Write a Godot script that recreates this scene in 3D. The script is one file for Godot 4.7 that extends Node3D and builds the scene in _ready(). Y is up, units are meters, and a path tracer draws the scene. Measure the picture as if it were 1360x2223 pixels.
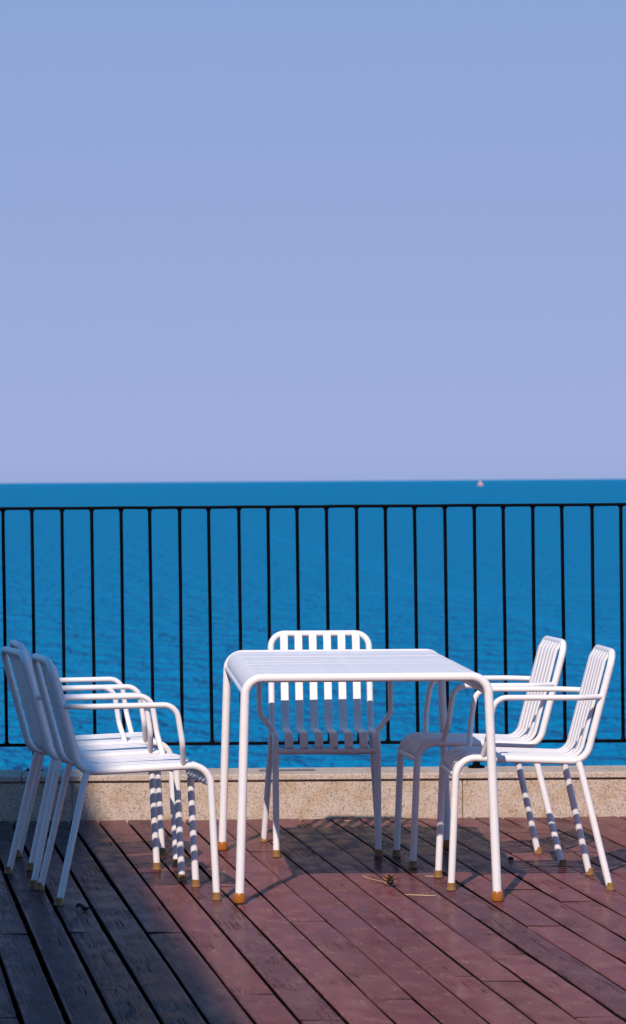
extends Node3D
# A white slatted table and six white armchairs on a red-brown plank terrace above the sea.
# World: x right, y up, the camera looks towards -z from above the origin; the terrace floor is y = 0.

var rng := RandomNumberGenerator.new()
var mats := {}
const SEA_LEVEL := -8.0
const WALL_Z := -14.14            # face of the low granite wall
const BOARD_PITCH := 0.1183
const BOARD_SLOPE := 0.076        # sideways drift of the boards per metre towards the camera


func _ready() -> void:
	rng.seed = 7
	make_camera()
	make_light()
	make_materials()
	make_sea()
	make_ground()
	make_deck()
	make_parapet()
	make_railing()
	make_house()
	make_table()
	make_chairs()
	make_boat()
	make_litter()


# ---------------------------------------------------------------- camera, sky, sun
func make_camera() -> void:
	var cam := Camera3D.new()
	cam.name = "camera"
	add_child(cam)
	var lens := CameraAttributesPhysical.new()
	lens.frustum_focal_length = 80.97
	lens.frustum_near = 0.1
	lens.frustum_far = 300000.0
	lens.frustum_focus_distance = 11.9
	lens.exposure_aperture = 7.0
	cam.attributes = lens
	cam.keep_aspect = Camera3D.KEEP_HEIGHT
	cam.near = 0.1
	cam.far = 300000.0
	cam.projection = Camera3D.PROJECTION_FRUSTUM
	cam.size = 2.0 * 1111.5 / 7500.0 * cam.near
	cam.frustum_offset = Vector2(460.0 / 7500.0 * cam.near, 0)
	cam.position = Vector3(0, 1.379, 0)
	cam.rotation_degrees = Vector3(-0.4911, 0, -0.40)
	cam.current = true


func make_light() -> void:
	var env := Environment.new()
	env.background_mode = Environment.BG_SKY
	var sky := Sky.new()
	var air := ProceduralSkyMaterial.new()
	air.sky_top_color = Color(0.006, 0.20, 0.53).linear_to_srgb()
	air.sky_horizon_color = Color(0.357, 0.436, 0.73).linear_to_srgb()
	air.sky_curve = 0.30
	air.ground_bottom_color = Color(0.02, 0.14, 0.34).linear_to_srgb()
	air.ground_horizon_color = Color(0.357, 0.436, 0.73).linear_to_srgb()
	air.sun_angle_max = 1.0
	sky.sky_material = air
	env.sky = sky
	env.tonemap_mode = Environment.TONE_MAPPER_LINEAR
	env.tonemap_exposure = 1.0
	env.sdfgi_enabled = true
	env.ssao_enabled = true
	env.ssil_enabled = true
	var we := WorldEnvironment.new()
	we.name = "world_environment"
	we.environment = env
	add_child(we)
	var sun := DirectionalLight3D.new()
	sun.name = "sun"
	sun.light_energy = 1.45
	sun.light_color = Color(1.0, 0.925, 0.87)
	sun.light_angular_distance = 0.53
	sun.shadow_enabled = true
	add_child(sun)
	sun.look_at_from_position(Vector3.ZERO, Vector3(0.30, -1.0, -1.155), Vector3.UP)


# ---------------------------------------------------------------- helpers
func tag(o: Node, label := "", category := "", group := "", kind := "") -> void:
	if label: o.set_meta("label", label)
	if category: o.set_meta("category", category)
	if group: o.set_meta("group", group)
	if kind: o.set_meta("kind", kind)


func base(called: String, at := Vector3.ZERO, turn := 0.0) -> Node3D:
	var o := Node3D.new()
	o.name = called
	o.position = at
	o.rotation_degrees.y = turn
	add_child(o, true)
	return o


func put(called: String, mesh: Mesh, m: Material, parent: Node) -> MeshInstance3D:
	var o := MeshInstance3D.new()
	o.name = called
	o.mesh = mesh
	o.material_override = null
	if mesh is ArrayMesh:
		for k in mesh.get_surface_count():
			mesh.surface_set_material(k, m)
	o.cast_shadow = GeometryInstance3D.SHADOW_CASTING_SETTING_ON
	parent.add_child(o, true)
	return o


class Shape:
	var v := PackedVector3Array()
	var n := PackedVector3Array()
	var uv := PackedVector2Array()
	var col := PackedColorArray()
	var idx := PackedInt32Array()

	func vert(p: Vector3, nn: Vector3, t := Vector2.ZERO, c := Color.WHITE) -> int:
		v.append(p); n.append(nn.normalized()); uv.append(t); col.append(c)
		return v.size() - 1

	func tri(a: int, b: int, c: int) -> void:
		var g := (v[b] - v[a]).cross(v[c] - v[a])
		if g.dot(n[a] + n[b] + n[c]) > 0.0:
			idx.append_array([a, c, b])
		else:
			idx.append_array([a, b, c])

	func quad(a: int, b: int, c: int, d: int) -> void:
		tri(a, b, c); tri(a, c, d)

	func face(p: Array, nn: Vector3, c := Color.WHITE) -> void:   # flat convex polygon
		var s := v.size()
		for q in p: vert(q, nn, Vector2(q.x, q.z), c)
		for k in range(1, p.size() - 1): tri(s, s + k, s + k + 1)

	func box(lo: Vector3, hi: Vector3, bev := 0.0, c := Color.WHITE) -> void:
		var m := (lo + hi) * 0.5
		var h := (hi - lo) * 0.5
		var axes := [Vector3.RIGHT, Vector3.UP, Vector3.BACK]
		for a in 3:
			for s in [-1.0, 1.0]:
				var u: Vector3 = axes[(a + 1) % 3]
				var w: Vector3 = axes[(a + 2) % 3]
				var nn: Vector3 = axes[a] * s
				var c0: Vector3 = m + nn * h[a]
				var hu: float = h[(a + 1) % 3] - bev
				var hw: float = h[(a + 2) % 3] - bev
				face([c0 - u * hu - w * hw, c0 + u * hu - w * hw, c0 + u * hu + w * hw, c0 - u * hu + w * hw], nn, c)
		if bev <= 0.0: return
		for a in 3:                                               # edge chamfers along axis a
			var b := (a + 1) % 3
			var d := (a + 2) % 3
			for sb in [-1.0, 1.0]:
				for sd in [-1.0, 1.0]:
					var nb: Vector3 = axes[b] * sb
					var nd: Vector3 = axes[d] * sd
					var la: Vector3 = axes[a] * (h[a] - bev)
					var e1: Vector3 = m + nb * h[b] + nd * (h[d] - bev)
					var e2: Vector3 = m + nb * (h[b] - bev) + nd * h[d]
					face([e1 - la, e1 + la, e2 + la, e2 - la], nb + nd, c)
		for sx in [-1.0, 1.0]:
			for sy in [-1.0, 1.0]:
				for sz in [-1.0, 1.0]:
					var s3 := Vector3(sx, sy, sz)
					face([m + Vector3(h.x, h.y - bev, h.z - bev) * s3, m + Vector3(h.x - bev, h.y, h.z - bev) * s3, m + Vector3(h.x - bev, h.y - bev, h.z) * s3], s3, c)

	func done() -> ArrayMesh:
		var a := []
		a.resize(Mesh.ARRAY_MAX)
		a[Mesh.ARRAY_VERTEX] = v
		a[Mesh.ARRAY_NORMAL] = n
		a[Mesh.ARRAY_TEX_UV] = uv
		a[Mesh.ARRAY_COLOR] = col
		a[Mesh.ARRAY_INDEX] = idx
		var m := ArrayMesh.new()
		m.add_surface_from_arrays(Mesh.PRIMITIVE_TRIANGLES, a)
		return m


# A polyline with rounded corners: radii[k] rounds point k.
func rounded(points: Array, radii: Array, steps := 8) -> PackedVector3Array:
	var out := PackedVector3Array()
	for k in points.size():
		var p: Vector3 = points[k]
		if k == 0 or k == points.size() - 1 or radii[k] <= 0.0:
			out.append(p)
			continue
		var u: Vector3 = (points[k - 1] - p).normalized()
		var w: Vector3 = (points[k + 1] - p).normalized()
		var half := acos(clampf(u.dot(w), -1, 1)) * 0.5
		var t: float = radii[k] / tan(half)
		var centre: Vector3 = p + (u + w).normalized() * (radii[k] / sin(half))
		var a: Vector3 = p + u * t - centre
		var b: Vector3 = p + w * t - centre
		for s in steps + 1:
			out.append(centre + a.slerp(b, float(s) / steps))
	return out


# Part of a polyline between two fractions of its length.
func cut(path: PackedVector3Array, from: int, to: int) -> PackedVector3Array:
	return path.slice(from, to + 1)


func tube(s: Shape, path: PackedVector3Array, r: float, sides := 12, caps := true) -> void:
	var up := Vector3.UP
	var t0 := (path[1] - path[0]).normalized()
	if absf(t0.dot(up)) > 0.9: up = Vector3.RIGHT
	var side := t0.cross(up).normalized()
	var prev := -1
	for k in path.size():
		var t: Vector3
		if k == 0: t = path[1] - path[0]
		elif k == path.size() - 1: t = path[k] - path[k - 1]
		else: t = (path[k] - path[k - 1]).normalized() + (path[k + 1] - path[k]).normalized()
		t = t.normalized()
		side = (side - t * side.dot(t)).normalized()
		var other := t.cross(side)
		var first := s.v.size()
		for j in sides:
			var a := TAU * j / sides
			var d := side * cos(a) + other * sin(a)
			s.vert(path[k] + d * r, d, Vector2(float(j) / sides, k))
		if prev >= 0:
			for j in sides:
				var q := (j + 1) % sides
				s.quad(prev + j, prev + q, first + q, first + j)
		prev = first
		if caps and (k == 0 or k == path.size() - 1):
			var ring := []
			for j in sides: ring.append(s.v[first + j])
			s.face(ring, -t if k == 0 else t)


# A flat bar with softened edges swept along a path that stays in one plane; "across" is the direction of its width.
func flat_bar(s: Shape, path: PackedVector3Array, across: Vector3, width: float, thick: float) -> void:
	var w := width * 0.5
	var t := thick * 0.5
	var c := thick * 0.3
	var prof := [[w, -t + c, 1, 0], [w, t - c, 1, 0], [w - c, t, 0, 1], [-w + c, t, 0, 1], [-w, t - c, -1, 0], [-w, -t + c, -1, 0], [-w + c, -t, 0, -1], [w - c, -t, 0, -1]]
	var prev := -1
	for k in path.size():
		var d: Vector3
		if k == 0: d = path[1] - path[0]
		elif k == path.size() - 1: d = path[k] - path[k - 1]
		else: d = (path[k] - path[k - 1]).normalized() + (path[k + 1] - path[k]).normalized()
		var up := d.normalized().cross(across).normalized()
		var first := s.v.size()
		for q in prof: s.vert(path[k] + across * q[0] + up * q[1], across * q[2] + up * q[3])
		if prev >= 0:
			for j in 8:
				var q := (j + 1) % 8
				s.quad(prev + j, prev + q, first + q, first + j)
		prev = first
		if k == 0 or k == path.size() - 1:
			var ring := []
			for j in 8: ring.append(s.v[first + j])
			s.face(ring, -d if k == 0 else d)


func lathe(s: Shape, profile: Array, at := Vector3.ZERO, sides := 16) -> void:   # profile of [radius, height] from the bottom up
	var prev := -1
	for k in profile.size():
		var a: Array = profile[maxi(k - 1, 0)]
		var b: Array = profile[mini(k + 1, profile.size() - 1)]
		var first := s.v.size()
		for j in sides:
			var g := TAU * j / sides
			var out := Vector3(cos(g), 0, sin(g))
			var nn: Vector3 = out * (b[1] - a[1]) + Vector3.UP * (a[0] - b[0])
			s.vert(at + out * profile[k][0] + Vector3.UP * profile[k][1], nn)
		if prev >= 0:
			for j in sides:
				var q := (j + 1) % sides
				s.quad(prev + j, prev + q, first + q, first + j)
		prev = first


# ---------------------------------------------------------------- materials
func lin(r: float, g: float, b: float) -> Color:
	return Color(r, g, b).linear_to_srgb()


func noise(kind: int, freq: float, sd: int, octaves := 4, gain := 0.5) -> FastNoiseLite:
	var n := FastNoiseLite.new()
	n.noise_type = kind
	n.frequency = freq
	n.seed = sd
	n.fractal_octaves = octaves
	n.fractal_gain = gain
	if octaves < 2: n.fractal_type = FastNoiseLite.FRACTAL_NONE
	return n


# A seamless grey noise as bytes, stretched from (w, h) to (full, full).
func grey(n: FastNoiseLite, w: int, h: int, full: int) -> PackedByteArray:
	var im := n.get_seamless_image(w, h)
	im.convert(Image.FORMAT_L8)
	if w != full or h != full: im.resize(full, full, Image.INTERPOLATE_CUBIC)
	return im.get_data()


func plain(r: float, g: float, b: float, rough := 0.6, spec := 0.5) -> StandardMaterial3D:
	var m := StandardMaterial3D.new()
	m.albedo_color = lin(r, g, b)
	m.roughness = rough
	m.metallic_specular = spec
	return m


func rgb_texture(data: PackedByteArray, size: int) -> ImageTexture:
	return ImageTexture.create_from_image(Image.create_from_data(size, size, false, Image.FORMAT_RGB8, data))


func grey_texture(data: PackedByteArray, size: int) -> ImageTexture:
	return ImageTexture.create_from_image(Image.create_from_data(size, size, false, Image.FORMAT_L8, data))


func to_srgb_table() -> PackedByteArray:
	var t := PackedByteArray()
	t.resize(1025)
	for k in 1025:
		t[k] = int(roundf(Color(k / 1024.0, 0, 0).linear_to_srgb().r * 255.0))
	return t


func make_materials() -> void:
	var srgb := to_srgb_table()
	mats.wood = wood_material(srgb, 0)
	mats.wood_cracked = wood_material(srgb, 1)
	mats.stone = stone_material(srgb)
	mats.white = white_material(srgb)
	mats.black = iron_material(srgb)
	mats.cap = plain(0.25, 0.135, 0.046, 0.3)
	mats.cap_amber = plain(0.33, 0.115, 0.016, 0.3)
	mats.sea = sea_material()
	mats.render = plain(0.62, 0.58, 0.52, 0.9, 0.3)
	mats.roof = plain(0.22, 0.08, 0.05, 0.85, 0.3)
	mats.dark = plain(0.02, 0.02, 0.02, 0.9, 0.2)
	mats.concrete = plain(0.22, 0.21, 0.19, 0.95, 0.2)


func wood_material(srgb: PackedByteArray, cracked: int) -> StandardMaterial3D:
	var S := 1024                                                   # 1 m across the boards, 2 m along them
	var patch := grey(noise(FastNoiseLite.TYPE_SIMPLEX_SMOOTH, 0.012, 61 + cracked, 5, 0.55), 512, 512, S)
	var grain := grey(noise(FastNoiseLite.TYPE_SIMPLEX_SMOOTH, 0.10, 12, 4, 0.6), 1024, 14, S)
	var crack_a := grey(noise(FastNoiseLite.TYPE_SIMPLEX_SMOOTH, 0.055, 13 + cracked, 3, 0.5), 1024, 26, S)
	var crack_b := grey(noise(FastNoiseLite.TYPE_SIMPLEX_SMOOTH, 0.085, 24 + cracked, 3, 0.5), 1024, 34, S)
	var where := grey(noise(FastNoiseLite.TYPE_SIMPLEX_SMOOTH, 0.010, 15, 3, 0.5), 512, 512, S)
	var scuff := grey(noise(FastNoiseLite.TYPE_SIMPLEX, 0.06, 16, 5, 0.75), 512, 300, S)
	var worn := grey(noise(FastNoiseLite.TYPE_SIMPLEX_SMOOTH, 0.016, 67 + cracked, 4, 0.6), 512, 512, S)
	var fine := grey(noise(FastNoiseLite.TYPE_SIMPLEX, 0.35, 18, 2, 0.6), 1024, 1024, S)
	var color := PackedByteArray()
	color.resize(S * S * 3)
	var height := PackedByteArray()
	height.resize(S * S)
	var gloss := PackedByteArray()
	gloss.resize(S * S)
	for k in S * S:
		var p := patch[k] / 255.0
		var g := grain[k] / 255.0
		var wh := where[k] / 255.0
		var ca := absf(crack_a[k] / 255.0 - 0.5)
		var cb := absf(crack_b[k] / 255.0 - 0.47)
		var f := fine[k] / 255.0
		var wide := 0.022 + 0.05 * clampf(wh - 0.35, 0.0, 1.0)
		var crack := clampf(1.0 - ca / wide, 0.0, 1.0)
		crack = maxf(crack, clampf(1.0 - cb / (wide * 0.8), 0.0, 1.0) * clampf((wh - 0.42) * 8.0, 0.0, 1.0))
		crack *= clampf((wh - 0.30) * 5.0, 0.12, 1.0) if cracked else clampf((wh - 0.62) * 6.0, 0.0, 0.8)
		var bare := clampf((scuff[k] / 255.0 - 0.70) * 14.0, 0.0, 1.0) * clampf((worn[k] / 255.0 - 0.53) * 9.0, 0.0, 1.0)
		var old := clampf((worn[k] / 255.0 - 0.45) * 3.0, 0.0, 1.0)
		var tone := 0.74 + 0.34 * p + 0.26 * (g - 0.5) + 0.16 * (f - 0.5)
		var r := lerpf(0.196, 0.228, old) * tone
		var gr := lerpf(0.069, 0.101, old) * tone
		var b := lerpf(0.070, 0.100, old) * tone
		r = lerpf(r, 0.34, bare * 0.6)
		gr = lerpf(gr, 0.23, bare * 0.7)
		b = lerpf(b, 0.17, bare * 0.7)
		if cracked:                                                 # greyer weathered boards, with some of the left-hand shade put into the colour
			r *= 0.76
			gr *= 0.86
			b *= 0.90
		var dark := 1.0 - 0.75 * crack
		color[k * 3] = srgb[int(clampf(r * dark, 0, 1) * 1024)]
		color[k * 3 + 1] = srgb[int(clampf(gr * dark, 0, 1) * 1024)]
		color[k * 3 + 2] = srgb[int(clampf(b * dark, 0, 1) * 1024)]
		height[k] = int(clampf(0.62 + 0.16 * (g - 0.5) + 0.14 * (p - 0.5) + 0.10 * (f - 0.5) - 0.5 * crack - 0.06 * bare, 0, 1) * 255)
		gloss[k] = int(clampf(0.22 + 0.20 * (g - 0.5) + 0.30 * (worn[k] / 255.0 - 0.5) + 0.25 * bare + 0.3 * crack, 0, 1) * 255)
	var m := StandardMaterial3D.new()
	m.albedo_texture = rgb_texture(color, S)
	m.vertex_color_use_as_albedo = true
	m.roughness = 1.0
	m.roughness_texture = grey_texture(gloss, S)
	m.metallic_specular = 0.036
	m.heightmap_enabled = true
	m.heightmap_texture = grey_texture(height, S)
	m.heightmap_scale = 0.14
	return m


func stone_material(srgb: PackedByteArray) -> StandardMaterial3D:
	var S := 1024                                                   # one metre
	var cell := noise(FastNoiseLite.TYPE_CELLULAR, 0.22, 21, 1)
	cell.cellular_return_type = FastNoiseLite.RETURN_CELL_VALUE
	var grains := grey(cell, S, S, S)
	var cell2 := noise(FastNoiseLite.TYPE_CELLULAR, 0.30, 22, 1)
	cell2.cellular_return_type = FastNoiseLite.RETURN_CELL_VALUE
	var small := grey(cell2, S, S, S)
	var patch := grey(noise(FastNoiseLite.TYPE_SIMPLEX_SMOOTH, 0.012, 23, 4, 0.6), 512, 512, S)
	var pits := grey(noise(FastNoiseLite.TYPE_SIMPLEX, 0.22, 24, 3, 0.6), S, S, S)
	var color := PackedByteArray()
	color.resize(S * S * 3)
	var height := PackedByteArray()
	height.resize(S * S)
	for k in S * S:
		var a := grains[k] / 255.0
		var b := small[k] / 255.0
		var p := patch[k] / 255.0
		var q := clampf((pits[k] / 255.0 - 0.74) * 10.0, 0.0, 1.0)
		var tone := 0.83 + 0.38 * a + 0.22 * (b - 0.5)
		if a < 0.10: tone *= 0.62 + a
		if b > 0.93: tone *= 0.72
		tone *= 1.0 - 0.45 * q
		var warm := clampf((p - 0.45) * 2.6, 0.0, 1.0)
		color[k * 3] = srgb[int(clampf(lerpf(0.50, 0.45, warm) * tone, 0, 1) * 1024)]
		color[k * 3 + 1] = srgb[int(clampf(lerpf(0.41, 0.335, warm) * tone, 0, 1) * 1024)]
		color[k * 3 + 2] = srgb[int(clampf(lerpf(0.335, 0.235, warm) * tone, 0, 1) * 1024)]
		height[k] = int(clampf(0.6 + 0.2 * (a - 0.5) + 0.2 * (b - 0.5) - 0.4 * q, 0, 1) * 255)
	var m := StandardMaterial3D.new()
	m.albedo_texture = rgb_texture(color, S)
	m.roughness = 0.85
	m.metallic_specular = 0.35
	m.uv1_triplanar = true
	m.uv1_world_triplanar = true
	m.heightmap_enabled = true
	m.heightmap_texture = grey_texture(height, S)
	m.heightmap_scale = 0.2
	return m


func white_material(srgb: PackedByteArray) -> StandardMaterial3D:
	var S := 512
	var p := grey(noise(FastNoiseLite.TYPE_SIMPLEX_SMOOTH, 0.015, 31, 4, 0.6), S, S, S)
	var q := grey(noise(FastNoiseLite.TYPE_SIMPLEX, 0.10, 32, 3, 0.6), S, S, S)
	var color := PackedByteArray()
	color.resize(S * S * 3)
	var gloss := PackedByteArray()
	gloss.resize(S * S)
	for k in S * S:
		var t := 0.80 + 0.05 * (p[k] / 255.0 - 0.5)
		var dirt := clampf((q[k] / 255.0 - 0.74) * 7.0, 0.0, 1.0)
		color[k * 3] = srgb[int(clampf(t * (1.0 - 0.10 * dirt), 0, 1) * 1024)]
		color[k * 3 + 1] = srgb[int(clampf(t * 0.985 * (1.0 - 0.16 * dirt), 0, 1) * 1024)]
		color[k * 3 + 2] = srgb[int(clampf(t * 0.99 * (1.0 - 0.22 * dirt), 0, 1) * 1024)]
		gloss[k] = int(clampf(0.38 + 0.14 * (p[k] / 255.0 - 0.5) + 0.2 * dirt, 0, 1) * 255)
	var m := StandardMaterial3D.new()
	m.albedo_texture = rgb_texture(color, S)
	m.roughness = 1.0
	m.roughness_texture = grey_texture(gloss, S)
	m.metallic_specular = 0.45
	m.uv1_triplanar = true
	m.uv1_scale = Vector3(2.2, 2.2, 2.2)
	return m


func iron_material(srgb: PackedByteArray) -> StandardMaterial3D:
	var S := 512
	var p := grey(noise(FastNoiseLite.TYPE_SIMPLEX, 0.14, 41, 4, 0.65), S, S, S)
	var color := PackedByteArray()
	color.resize(S * S * 3)
	var height := PackedByteArray()
	height.resize(S * S)
	for k in S * S:
		var chip := clampf((p[k] / 255.0 - 0.83) * 20.0, 0.0, 1.0)
		color[k * 3] = srgb[int(lerpf(0.002, 0.10, chip) * 1024)]
		color[k * 3 + 1] = srgb[int(lerpf(0.0025, 0.10, chip) * 1024)]
		color[k * 3 + 2] = srgb[int(lerpf(0.0035, 0.10, chip) * 1024)]
		height[k] = p[k]
	var m := StandardMaterial3D.new()
	m.albedo_texture = rgb_texture(color, S)
	m.roughness = 0.45
	m.metallic_specular = 0.13
	m.uv1_triplanar = true
	m.uv1_scale = Vector3(3, 3, 3)
	m.heightmap_enabled = true
	m.heightmap_texture = grey_texture(height, S)
	m.heightmap_scale = 0.08
	return m


func sea_material() -> StandardMaterial3D:
	var S := 1024
	var n := noise(FastNoiseLite.TYPE_SIMPLEX_SMOOTH, 0.017, 51, 6, 0.60)
	var m := StandardMaterial3D.new()
	m.albedo_color = lin(0.0005, 0.215, 0.425)
	m.roughness = 0.5
	m.metallic_specular = 0.07
	m.uv1_triplanar = true
	m.uv1_world_triplanar = true
	m.uv1_scale = Vector3(1.0 / 53.0, 1.0 / 53.0, 1.0 / 117.0)
	m.heightmap_enabled = true
	m.heightmap_texture = grey_texture(grey(n, S, S, S), S)
	m.heightmap_scale = 210.0
	return m


# ---------------------------------------------------------------- sea, ground
func make_sea() -> void:
	var s := Shape.new()
	var zs := [60.0, 0.0, -40.0, -80.0, -150.0, -300.0, -600.0, -1200.0, -2500.0, -5000.0, -10000.0, -20000.0, -45000.0, -100000.0, -200000.0]
	var prev := -1
	for k in zs.size():
		var w := 400.0 + absf(zs[k]) * 0.8
		var a := s.vert(Vector3(-w, SEA_LEVEL, zs[k]), Vector3.UP)
		s.vert(Vector3(w, SEA_LEVEL, zs[k]), Vector3.UP)
		if prev >= 0: s.quad(prev, prev + 1, a + 1, a)
		prev = a
	var o := put("sea", s.done(), mats.sea, self)
	tag(o, "deep blue rippled sea reaching to the horizon", "", "", "structure")


func make_ground() -> void:
	var s := Shape.new()
	s.box(Vector3(-16, SEA_LEVEL - 1.0, -14.40), Vector3(12, -0.10, 14), 0.0)
	var o := put("ground", s.done(), mats.concrete, self)
	tag(o, "concrete ground slab under the plank terrace", "", "", "structure")


# ---------------------------------------------------------------- deck of planks
func board_x(k: float, z: float) -> float:        # centre line of the joint to the left of board k
	return -0.207 + k * BOARD_PITCH + BOARD_SLOPE * (z + 8.771)


func plank(s: Shape, k: int, z0: float, z1: float, origin: Vector3, bits: int) -> void:
	# cross-section from left edge to right edge; runs from z0 (near) to z1 (far), with ends parallel to the wall
	var r := RandomNumberGenerator.new()
	r.seed = 1000 + k * 57 + int(z0 * 100.0)
	var g0 := gap(k) * 0.5
	var g1 := gap(k + 1) * 0.5
	var lift := r.randf_range(-0.0028, 0.0008) if k < 6 else r.randf_range(-0.0015, 0.0008)
	var tilt := r.randf_range(-0.0012, 0.0012)
	var tone := r.randf_range(0.78, 1.17)
	var c := Color(tone * r.randf_range(0.97, 1.04), tone, tone * r.randf_range(0.95, 1.05))
	var bare := Color(0.16, 0.22, 0.20)                             # the unpainted sides, coloured near black so the gaps look dark
	var off := Vector2(r.randf(), r.randf())
	var prev := -1
	var rows := maxi(2, bits)
	for i in rows:
		var f := float(i) / (rows - 1)
		var z := lerpf(z0, z1, f)
		var wl := r.randf_range(-0.0012, 0.0012)
		var wr := r.randf_range(-0.0012, 0.0012)
		var xl := board_x(k, z) + g0 + wl
		var xr := board_x(k + 1, z) - g1 + wr
		var b := 0.0025 + r.randf_range(0.0, 0.0015)
		var end := 0.003 if (i == 0 or i == rows - 1) else 0.0
		var yl := lift - tilt - end
		var yr := lift + tilt - end
		var first := s.v.size()
		var prof := [
			[xl, -0.028, Vector3(-1, 0, 0)], [xl, yl - b, Vector3(-1, 0, 0)], [xl, yl - b, Vector3(-1, 0.5, 0)], [xl + b, yl, Vector3(-0.25, 1, 0)], [xl + b * 4.0, yl, Vector3(0, 1, 0)],
			[xr - b * 4.0, yr, Vector3(0, 1, 0)], [xr - b, yr, Vector3(0.25, 1, 0)], [xr, yr - b, Vector3(1, 0.5, 0)], [xr, yr - b, Vector3(1, 0, 0)], [xr, -0.028, Vector3(1, 0, 0)]]
		for e in prof.size():
			var q: Array = prof[e]
			var across: float = q[0] - board_x(k, z)
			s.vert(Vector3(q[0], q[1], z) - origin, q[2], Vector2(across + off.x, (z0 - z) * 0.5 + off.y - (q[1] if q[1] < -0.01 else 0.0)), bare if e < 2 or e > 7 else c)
		if prev >= 0:
			for j in 9: s.quad(prev + j, prev + j + 1, first + j + 1, first + j)
		prev = first
		if i == 0 or i == rows - 1:
			var ring := []
			for j in 10: ring.append(s.v[first + j])
			var n0 := s.v.size()
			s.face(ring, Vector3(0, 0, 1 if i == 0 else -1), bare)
			for j in 10: s.uv[n0 + j] = off + Vector2(0.01 * j, 0.003 * j)


func gap(k: int) -> float:
	var r := RandomNumberGenerator.new()
	r.seed = 500 + k
	return r.randf_range(0.0115, 0.0165) if k < 5 else r.randf_range(0.006, 0.0105)


func make_deck() -> void:
	var deck := base("deck")
	tag(deck, "red-brown weathered plank terrace floor", "", "", "structure")
	# where boards are butted together, by board number
	var known := {0: [-10.581], 1: [-11.695], 2: [-10.613], 3: [-11.801], 4: [-10.59], 5: [-9.3], 6: [-8.843, -12.7], 7: [-11.785], 9: [-12.9], 10: [-9.6], 12: [-8.865, -10.051], 13: [-11.82], 14: [-10.68], 16: [-11.3], 18: [-12.4]}
	var rest := Shape.new()
	for k in range(-24, 62):
		var far_z := WALL_Z + 0.012
		var joints := [4.0]
		var z := 4.0
		while true:
			z -= rng.randf_range(1.1, 2.6)
			if z < far_z + 0.5: break
			if known.has(k) and z < -8.0: break
			joints.append(z)
		if known.has(k):
			if joints[-1] < known[k][0] + 0.4: joints.pop_back()
			joints.append_array(known[k])
		joints.append(far_z)
		for i in joints.size() - 1:
			var open_end := 0.0065 if k < 6 else 0.004
			var z0: float = joints[i] - open_end
			var z1: float = joints[i + 1] + open_end
			var mid := Vector3(board_x(k + 0.5, (z0 + z1) * 0.5), 0, (z0 + z1) * 0.5)
			# shown in the photograph or just beside it
			var near_view := z1 < -8.2 and board_x(k + 1, z1) > -0.75 and board_x(k, z1) < 2.6
			if near_view:
				var s := Shape.new()
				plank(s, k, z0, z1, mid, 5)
				var o := put("plank", s.done(), mats.wood_cracked if k < 4 or k % 7 == 6 else mats.wood, deck)
				o.position = mid
			else:
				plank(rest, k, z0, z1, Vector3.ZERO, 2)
	var more := put("plank_field", rest.done(), mats.wood, deck)
	tag(more, "", "", "", "stuff")
	for k in 14:                                                    # joists that carry the boards
		var s := Shape.new()
		s.box(Vector3(-3.2, -0.098, -0.03), Vector3(8.6, -0.0285, 0.03), 0.0)
		var o := put("joist", s.done(), mats.dark, deck)
		o.position.z = -13.95 + k * 0.595


# ---------------------------------------------------------------- low granite wall
func make_parapet() -> void:
	var wall := base("parapet_wall", Vector3(0, 0, WALL_Z))
	tag(wall, "low beige granite wall with cap stones along the edge of the terrace", "wall")
	var x := 1.473 - 1.6 * 4.0
	while x < 9.0:
		var s := Shape.new()
		s.box(Vector3(0.0012, -0.09, -0.25), Vector3(1.5988, 0.150, 0.0), 0.003)
		var o := put("face_stone", s.done(), mats.stone, wall)
		o.position.x = x
		x += 1.6
	x = -0.334 - 3.0 * 2.0
	while x < 9.0:
		var s := Shape.new()
		s.box(Vector3(0.0012, 0.1545, -0.310), Vector3(2.9988, 0.1795, 0.012), 0.004)
		var o := put("cap_stone", s.done(), mats.stone, wall)
		o.position.x = x
		x += 3.0
	var m := Shape.new()
	m.box(Vector3(-4.9, 0.1495, -0.245), Vector3(9.4, 0.155, -0.012), 0.0)
	put("mortar_bed", m.done(), mats.concrete, wall)


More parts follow.
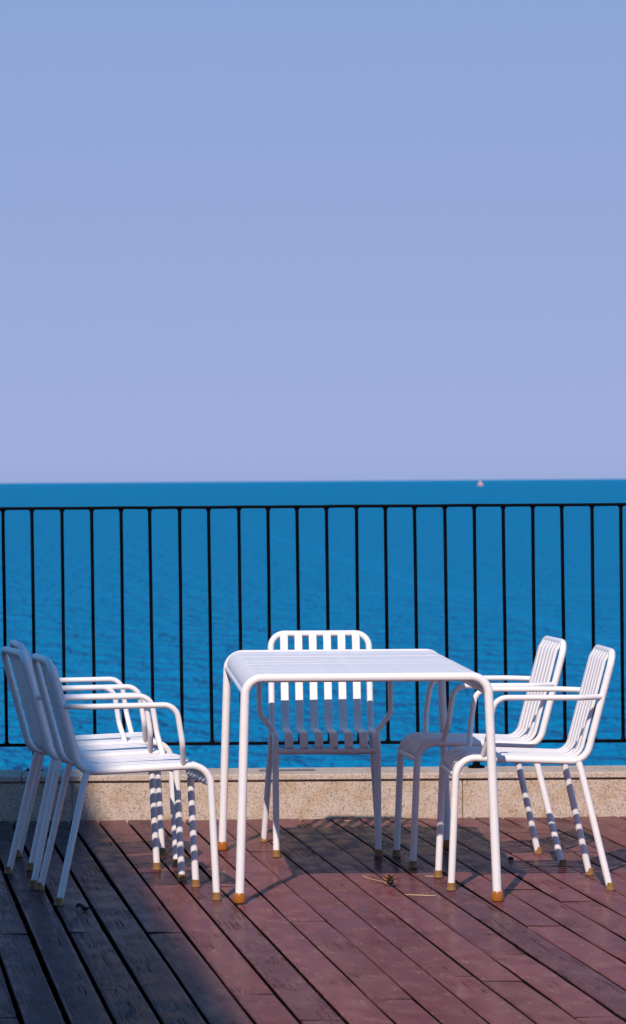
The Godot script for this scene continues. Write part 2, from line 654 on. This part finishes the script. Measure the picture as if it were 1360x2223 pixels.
# ---------------------------------------------------------------- iron railing
func make_railing() -> void:
	var rail := base("railing", Vector3(0, 0, -14.38))
	tag(rail, "thin black iron railing with upright bars on the granite wall", "railing")
	var step := 2.572 / 21.0
	var x0 := -0.405 - step * 12.0
	var x1 := -0.405 + step * 34.0
	for y in [1.2725, 0.288]:
		var s := Shape.new()
		var p := PackedVector3Array()
		for k in 60:
			var f := k / 59.0
			p.append(Vector3(lerpf(x0 - 0.06, x1 + 0.06, f), y + rng.randf_range(-0.0007, 0.0007), rng.randf_range(-0.001, 0.001)))
		flat_bar(s, p, Vector3(0, 0, 1), 0.03, 0.0125)
		put("top_rail" if y > 1.0 else "bottom_rail", s.done(), mats.black, rail)
	for k in 47:
		var n := k - 12
		var x := -0.405 + n * step + rng.randf_range(-0.0022, 0.0022)
		var s := Shape.new()
		var lean := rng.randf_range(-0.0015, 0.002) + 0.0035
		var p := PackedVector3Array()
		for j in 7:
			p.append(Vector3(lerpf(-lean, lean, j / 6.0) * -1.0 + rng.randf_range(-0.0004, 0.0004), lerpf(0.294, 1.267, j / 6.0), 0))
		tube(s, p, 0.0074, 10)
		for e in 2:                                                # weld beads at both ends
			var y: float = 1.2665 if e == 1 else 0.2937
			var d := -1.0 if e == 1 else 1.0
			lathe(s, [[0.0145, y], [0.0115, y + d * 0.0018], [0.0088, y + d * 0.0065], [0.0074, y + d * 0.012]] if d > 0 else [[0.0074, y - 0.012], [0.0088, y - 0.0065], [0.0115, y - 0.0018], [0.0145, y]], Vector3(p[6 if e == 1 else 0].x, 0, 0), 10)
		var o := put("baluster", s.done(), mats.black, rail)
		o.position.x = x
		if posmod(n - 16, 15) == 0:
			var ps := Shape.new()
			tube(ps, PackedVector3Array([Vector3(x, 0.183, 0), Vector3(x, 0.2815, 0)]), 0.010, 12)
			put("post", ps.done(), mats.black, rail)
			var f := Shape.new()
			lathe(f, [[0.0, 0.1797], [0.034, 0.1797], [0.036, 0.184], [0.033, 0.189], [0.018, 0.192], [0.014, 0.204], [0.0, 0.205]], Vector3(x, 0, 0), 20)
			put("base_plate", f.done(), mats.black, rail)


# ---------------------------------------------------------------- house beside the terrace: its eave shades the left of the floor
func make_house() -> void:
	var h := base("house", Vector3(-2.042, 0, 0.47), 3.9)
	tag(h, "pale rendered house left of the terrace whose eave shades the left chairs", "house")
	var s := Shape.new()
	s.box(Vector3(-9.0, -0.095, -6.6), Vector3(-0.5, 7.86, 10), 0.0)
	put("wall", s.done(), mats.render, h)
	var r := Shape.new()
	var e0 := 8.0
	var rp := [Vector3(0, e0, 0), Vector3(-4.75, e0 + 2.2, 0), Vector3(-9.5, e0, 0), Vector3(-9.5, e0 - 0.13, 0), Vector3(0, e0 - 0.13, 0)]
	var za := Vector3(0, 0, -7.0)
	var zb := Vector3(0, 0, 10.4)
	for k in 5:
		var a: Vector3 = rp[k]
		var b: Vector3 = rp[(k + 1) % 5]
		var nn := (b - a).cross(Vector3.BACK)
		if nn.dot((a + b) * 0.5 - Vector3(-4.75, e0 + 0.5, 0)) < 0: nn = -nn
		r.face([a + za, b + za, b + zb, a + zb], nn)
	r.face(rp.map(func(q): return q + za), Vector3.FORWARD)
	r.face(rp.map(func(q): return q + zb), Vector3.BACK)
	put("roof", r.done(), mats.roof, h)
	var pane := plain(0.03, 0.04, 0.05, 0.1, 0.5)
	for row in 2:
		for k in 4:
			var w := Shape.new()
			w.box(Vector3(-0.497, 1.0 + row * 3.6, -5.2 + k * 3.6), Vector3(-0.45, 2.6 + row * 3.6, -4.0 + k * 3.6), 0.005)
			var f := put("window", w.done(), mats.white, h)
			var g := Shape.new()
			g.box(Vector3(-0.447, 1.06 + row * 3.6, -5.14 + k * 3.6), Vector3(-0.443, 2.54 + row * 3.6, -4.06 + k * 3.6), 0.0)
			put("pane", g.done(), pane, f)


# ---------------------------------------------------------------- table
func make_table() -> void:
	var t := base("slatted_table", Vector3(0.8655, 0, -12.092), 0.0)
	tag(t, "long white metal table with a slatted top and amber feet", "table")
	var fx := 0.4215
	var fz := 0.8075
	var tx := 0.397
	var tz := 0.790
	var y := 0.735
	for e in [1.0, -1.0]:
		var path := rounded([Vector3(-fx, 0.012, fz * e), Vector3(-tx, y, tz * e), Vector3(tx, y, tz * e), Vector3(fx, 0.012, fz * e)], [0, 0.058, 0.058, 0], 10)
		var n := path.size()
		var a := Shape.new()
		tube(a, cut(path, 0, 11), 0.0148, 16)
		put("leg", a.done(), mats.white, t)
		var b := Shape.new()
		tube(b, cut(path, 11, n - 12), 0.0148, 16)
		put("end_rail", b.done(), mats.white, t)
		var c := Shape.new()
		tube(c, cut(path, n - 12, n - 1), 0.0148, 16)
		put("leg", c.done(), mats.white, t)
		for q in [-1.0, 1.0]:
			var f := Shape.new()
			lathe(f, [[0.0, 0.0005], [0.0185, 0.0005], [0.0205, 0.004], [0.0212, 0.012], [0.0205, 0.024], [0.0185, 0.033], [0.0165, 0.0345], [0.0145, 0.034]], Vector3(fx * q, 0, fz * e), 20)
			put("foot_cap", f.done(), mats.cap_amber, t)
	for q in [-1.0, 1.0]:
		var r := Shape.new()
		tube(r, PackedVector3Array([Vector3((tx + 0.0012) * q, 0.682, -tz), Vector3((tx + 0.0012) * q, 0.682, tz)]), 0.0105, 12)
		put("side_rail", r.done(), mats.white, t)
	var slat := Shape.new()
	flat_bar(slat, rounded([Vector3(-tx - 0.001, 0.688, 0), Vector3(-tx, 0.7415, 0), Vector3(tx, 0.7415, 0), Vector3(tx + 0.001, 0.688, 0)], [0, 0.048, 0.048, 0], 8), Vector3(0, 0, 1), 0.0520, 0.0075)
	var mesh := slat.done()
	var count := 28
	for k in count:
		var o := put("slat", mesh, mats.white, t)
		o.position = Vector3(0, rng.randf_range(-0.0006, 0.0006), (k - (count - 1) * 0.5) * 0.0550)


# ---------------------------------------------------------------- chairs
func chair_profile(x: float) -> PackedVector3Array:
	return rounded([Vector3(x, 0.012, 0.265), Vector3(x, 0.447, 0.245), Vector3(x, 0.430, -0.190), Vector3(x, 0.795, -0.190 - 0.265 * 0.365)], [0, 0.066, 0.062, 0], 9)


func make_chair() -> Node3D:
	var t := base("armchair")
	var hx := 0.187
	for q in [-1.0, 1.0]:
		var path := chair_profile(hx * q)                        # 0 foot, 1..10 front bend, 11..20 rear bend, 21 top
		var a := Shape.new()
		tube(a, cut(path, 0, 10), 0.0122, 14)
		put("front_leg", a.done(), mats.white, t)
		var b := Shape.new()
		tube(b, cut(path, 10, 15), 0.0122, 14)
		put("seat_rail", b.done(), mats.white, t)
		var c := Shape.new()
		tube(c, PackedVector3Array([Vector3(hx * q, 0.428, -0.166), Vector3(hx * q * 1.02, 0.40, -0.174), Vector3(0.2185 * q, 0.012, -0.263)]), 0.0118, 14)
		put("rear_leg", c.done(), mats.white, t)
		var arm := Shape.new()
		tube(arm, rounded([Vector3(hx * q, 0.647, -0.247), Vector3(0.240 * q, 0.648, -0.165), Vector3(0.243 * q, 0.650, 0.124), Vector3(0.243 * q, 0.520, 0.144), Vector3(hx * q, 0.446, 0.156)], [0, 0.06, 0.050, 0.05, 0], 8), 0.0096, 12)
		put("armrest", arm.done(), mats.white, t)
		for foot in [Vector3(hx * q, 0, 0.2655), Vector3(0.2192 * q, 0, -0.2655)]:
			var f := Shape.new()
			lathe(f, [[0.0, 0.0005], [0.0155, 0.0005], [0.0168, 0.002], [0.0160, 0.006], [0.0145, 0.012], [0.0142, 0.022], [0.0143, 0.026], [0.0132, 0.0272], [0.0118, 0.027]], foot, 18)
			put("foot_cap", f.done(), mats.cap, t)
	var l := chair_profile(-hx)
	var r := chair_profile(hx)
	var top_l: Vector3 = l[21]
	var top_r: Vector3 = r[21]
	var back := PackedVector3Array()
	var loop := rounded([l[20], top_l, top_r, r[20]], [0, 0.052, 0.052, 0], 9)
	for k in range(15, 20): back.append(l[k])
	back.append_array(loop)
	for k in range(19, 14, -1): back.append(r[k])
	var bs := Shape.new()
	tube(bs, back, 0.0122, 14)
	put("back_frame", bs.done(), mats.white, t)
	var cs := Shape.new()
	tube(cs, PackedVector3Array([Vector3(-hx, 0.386, 0.2465), Vector3(hx, 0.386, 0.2465)]), 0.0112, 12)
	put("front_rail", cs.done(), mats.white, t)
	# the slats lie proud of the tubes on the sitter's side and turn back into the top bar
	var sp := rounded([Vector3(0, 0.388, 0.2475), Vector3(0, 0.452, 0.2475), Vector3(0, 0.4365, -0.1745), Vector3(0, 0.768, -0.1745 - 0.265 * 0.3315), Vector3(0, 0.795, -0.2815)], [0, 0.062, 0.056, 0.03, 0], 8)
	var ss := Shape.new()
	flat_bar(ss, sp, Vector3(1, 0, 0), 0.0308, 0.0125)
	var mesh := ss.done()
	for k in 6:
		var o := put("slat", mesh, mats.white, t)
		o.position.x = (k - 2.5) * 0.0548
	return t


func make_chairs() -> void:
	var spots := [
		[1.429, -11.785, -89.0, "white slatted metal armchair on the right, nearest the camera"],
		[1.351, -12.472, -86.0, "white slatted metal armchair on the right, nearer the railing"],
		[0.8265, -12.922, -1.2, "white slatted metal armchair at the head of the table facing the camera"],
		[0.081, -11.514, 99.0, "white slatted metal armchair on the left, nearest the camera"],
		[-0.029, -12.03, 102.5, "white slatted metal armchair in the middle of the three on the left"],
		[-0.024, -12.54, 97.0, "white slatted metal armchair on the left, nearest the railing"]]
	var first := make_chair()
	for k in spots.size():
		var o: Node3D = first
		if k > 0:
			o = first.duplicate()
			o.name = "armchair_%03d" % k
			add_child(o, true)
		o.position = Vector3(spots[k][0], 0, spots[k][1])
		o.rotation_degrees.y = spots[k][2]
		tag(o, spots[k][3], "chair", "white armchairs round the table")


# ---------------------------------------------------------------- boat on the horizon
func make_boat() -> void:
	var d := 5200.0
	var b := base("sailing_boat", Vector3((1043.0 - 220.0) / 7500.0 * d, SEA_LEVEL, -d), 60.0)
	tag(b, "tiny sailing boat with pale pink sails far out near the horizon", "boat")
	var h := Shape.new()
	var rings := [[-4.6, 0.9, 0.0], [-4.2, 1.3, -0.3], [-1.0, 1.7, -0.5], [2.0, 1.4, -0.5], [4.4, 0.5, -0.2], [5.4, 0.05, 0.6]]
	var prev := -1
	for q in rings:
		var f := h.v.size()
		for j in 7:
			var a := PI * j / 6.0
			h.vert(Vector3(-cos(a) * q[1], lerpf(1.3, q[2], sin(a)), q[0]), Vector3(-cos(a), -sin(a) * 0.6, 0.1))
		if prev >= 0:
			for j in 6: h.quad(prev + j, prev + j + 1, f + j + 1, f + j)
		prev = f
	var pts := []
	for q in rings: pts.append(Vector3(-q[1], 1.28, q[0]))
	for k in range(rings.size() - 1, -1, -1): pts.append(Vector3(rings[k][1], 1.28, rings[k][0]))
	h.face(pts, Vector3.UP)
	put("hull", h.done(), plain(0.6, 0.45, 0.42, 0.5), b)
	var m := Shape.new()
	tube(m, PackedVector3Array([Vector3(0, 1.2, 0.8), Vector3(0, 9.4, 0.6)]), 0.09, 8)
	put("mast", m.done(), plain(0.6, 0.6, 0.6, 0.4), b)
	var pink := plain(0.75, 0.38, 0.34, 0.8)
	for q in [[Vector3(0, 2.2, 0.6), Vector3(0, 9.2, 0.5), Vector3(0.5, 2.2, -4.0)], [Vector3(0, 1.6, 5.2), Vector3(0, 8.2, 0.9), Vector3(0.6, 1.9, 1.1)]]:
		var s := Shape.new()
		var nn: Vector3 = (q[1] - q[0]).cross(q[2] - q[0]).normalized()
		s.face([q[0] + nn * 0.02, q[1] + nn * 0.02, q[2] + nn * 0.02], nn)
		s.face([q[0] - nn * 0.02, q[1] - nn * 0.02, q[2] - nn * 0.02], -nn)
		put("sail", s.done(), pink, b)


# ---------------------------------------------------------------- small things lying about
func make_litter() -> void:
	var brown := plain(0.035, 0.02, 0.012, 0.8)
	var tan := plain(0.45, 0.22, 0.06, 0.7)
	var straw := plain(0.55, 0.40, 0.22, 0.7)
	# pine cone
	var c := base("pine_cone", Vector3(0.974, 0.0, -11.735), 20.0)
	tag(c, "small dark open pine cone lying on the planks in front of the table shadow", "pine cone")
	var core := Shape.new()
	lathe(core, [[0.0, 0.004], [0.009, 0.007], [0.012, 0.016], [0.010, 0.026], [0.0, 0.033]], Vector3.ZERO, 10)
	put("core", core.done(), brown, c)
	for k in 26:
		var y := 0.006 + 0.026 * (k / 26.0)
		var a := k * 2.39996
		var reach := 0.021 * sin(PI * (0.18 + 0.72 * k / 26.0)) + 0.004
		var dir := Vector3(cos(a), lerpf(-0.15, 0.8, k / 26.0), sin(a)).normalized()
		var sidev := dir.cross(Vector3.UP).normalized()
		var p0 := Vector3(0, y, 0) + dir * 0.006
		var p1 := Vector3(0, y, 0) + dir * reach
		p1.y = maxf(p1.y, 0.0015)
		var s := Shape.new()
		var upv := sidev.cross(dir).normalized()
		var w := 0.0045
		var ring := [p0 - sidev * 0.002, p1 - sidev * w - dir * 0.003, p1 + upv * 0.001, p1 + sidev * w - dir * 0.003, p0 + sidev * 0.002]
		s.face(ring.map(func(q): return q + upv * 0.0007), upv)
		s.face(ring.map(func(q): return q - upv * 0.0007), -upv)
		for j in 5:
			var e0: Vector3 = ring[j]
			var e1: Vector3 = ring[(j + 1) % 5]
			s.face([e0 + upv * 0.0007, e1 + upv * 0.0007, e1 - upv * 0.0007, e0 - upv * 0.0007], (e1 - e0).cross(upv))
		put("scale", s.done(), brown if k % 4 else tan, c)
	# twig that points at the cone
	var tw := base("dry_twig", Vector3(0.93, 0.0, -11.90))
	tag(tw, "thin pale dry twig lying beside the pine cone", "twig")
	var ts := Shape.new()
	tube(ts, PackedVector3Array([Vector3(-0.030, 0.006, -0.085), Vector3(-0.012, 0.003, -0.03), Vector3(0.008, 0.003, 0.02), Vector3(0.024, 0.004, 0.07), Vector3(0.034, 0.007, 0.12)]), 0.0016, 6)
	put("stem", ts.done(), straw, tw)
	var tb := Shape.new()
	tube(tb, PackedVector3Array([Vector3(-0.004, 0.004, -0.01), Vector3(-0.001, 0.012, 0.0), Vector3(0.006, 0.010, 0.006)]), 0.0009, 6)
	put("sprig", tb.done(), brown, tw)
	# dry pine needles
	var needles := [[1.05, -11.45, 70.0, 0.105, "pair of pale pine needles lying on the sunlit planks right of the pine cone"],
		[1.14, -11.998, 84.0, 0.045, "short pale pine needle by the front foot of the nearest right chair"],
		[0.985, -13.98, 40.0, 0.06, "dry straw caught at the wall foot behind the table"],
		[1.36, -14.04, 78.0, 0.07, "dry straw at the wall foot between the two right chairs"],
		[0.40, -14.05, 86.0, 0.09, "dry straw at the wall foot behind the rear left table leg"]]
	for q in needles:
		var n := base("pine_needle", Vector3(q[0], 0.0, q[1]), q[2])
		tag(n, q[4], "pine needle", "dry needles on the planks")
		for k in 2:
			var s := Shape.new()
			var b := 0.004 if k else -0.003
			tube(s, PackedVector3Array([Vector3(0, 0.0026, -q[3] * 0.5), Vector3(b * 0.8, 0.0022, -q[3] * 0.2), Vector3(b, 0.0022, q[3] * 0.15), Vector3(b * 0.3, 0.0024, q[3] * 0.5)]), 0.0011, 6)
			put("blade", s.done(), straw, n)
	# curled leaf in the shade
	var lf := base("dead_leaf", Vector3(-0.068, 0.0, -11.14), 35.0)
	tag(lf, "dark curled dead leaf on the shaded planks behind the nearest left chair leg", "leaf")
	var ls := Shape.new()
	var prev := -1
	for k in 7:
		var f := k / 6.0
		var w := 0.014 * sin(PI * (0.08 + 0.84 * f))
		var z := lerpf(-0.035, 0.035, f)
		var first := ls.v.size()
		for j in 5:
			var u := j / 4.0 * 2.0 - 1.0
			ls.vert(Vector3(u * w, 0.003 + 0.010 * u * u + 0.006 * sin(f * 7.0 + u), z), Vector3(-u * 0.8, 1, 0))
		if prev >= 0:
			for j in 4: ls.quad(prev + j, prev + j + 1, first + j + 1, first + j)
		prev = first
	put("blade", ls.done(), brown, lf)
	var st := Shape.new()
	tube(st, PackedVector3Array([Vector3(0, 0.005, 0.033), Vector3(0.004, 0.008, 0.048), Vector3(0.012, 0.006, 0.058)]), 0.0011, 6)
	put("stalk", st.done(), brown, lf)
	# pebble under the table
	var pb := Shape.new()
	lathe(pb, [[0.0, 0.0], [0.008, 0.001], [0.0105, 0.005], [0.009, 0.010], [0.004, 0.0125], [0.0, 0.013]], Vector3.ZERO, 12)
	var po := put("pebble", pb.done(), mats.dark, self)
	po.position = Vector3(1.475, 0.0012, -12.495)
	tag(po, "small dark pebble in the shadow under the right chairs", "pebble")
	# flat strip left on the wall
	var sl := Shape.new()
	sl.box(Vector3(-0.115, 0.0, -0.02), Vector3(0.115, 0.0045, 0.02), 0.0015)
	var so := put("metal_strip", sl.done(), plain(0.10, 0.10, 0.11, 0.4), self)
	so.position = Vector3(0.762, 0.1797, -14.30)
	so.rotation_degrees.y = 4.0
	tag(so, "flat dark metal strip lying on the wall cap behind the table", "strip")
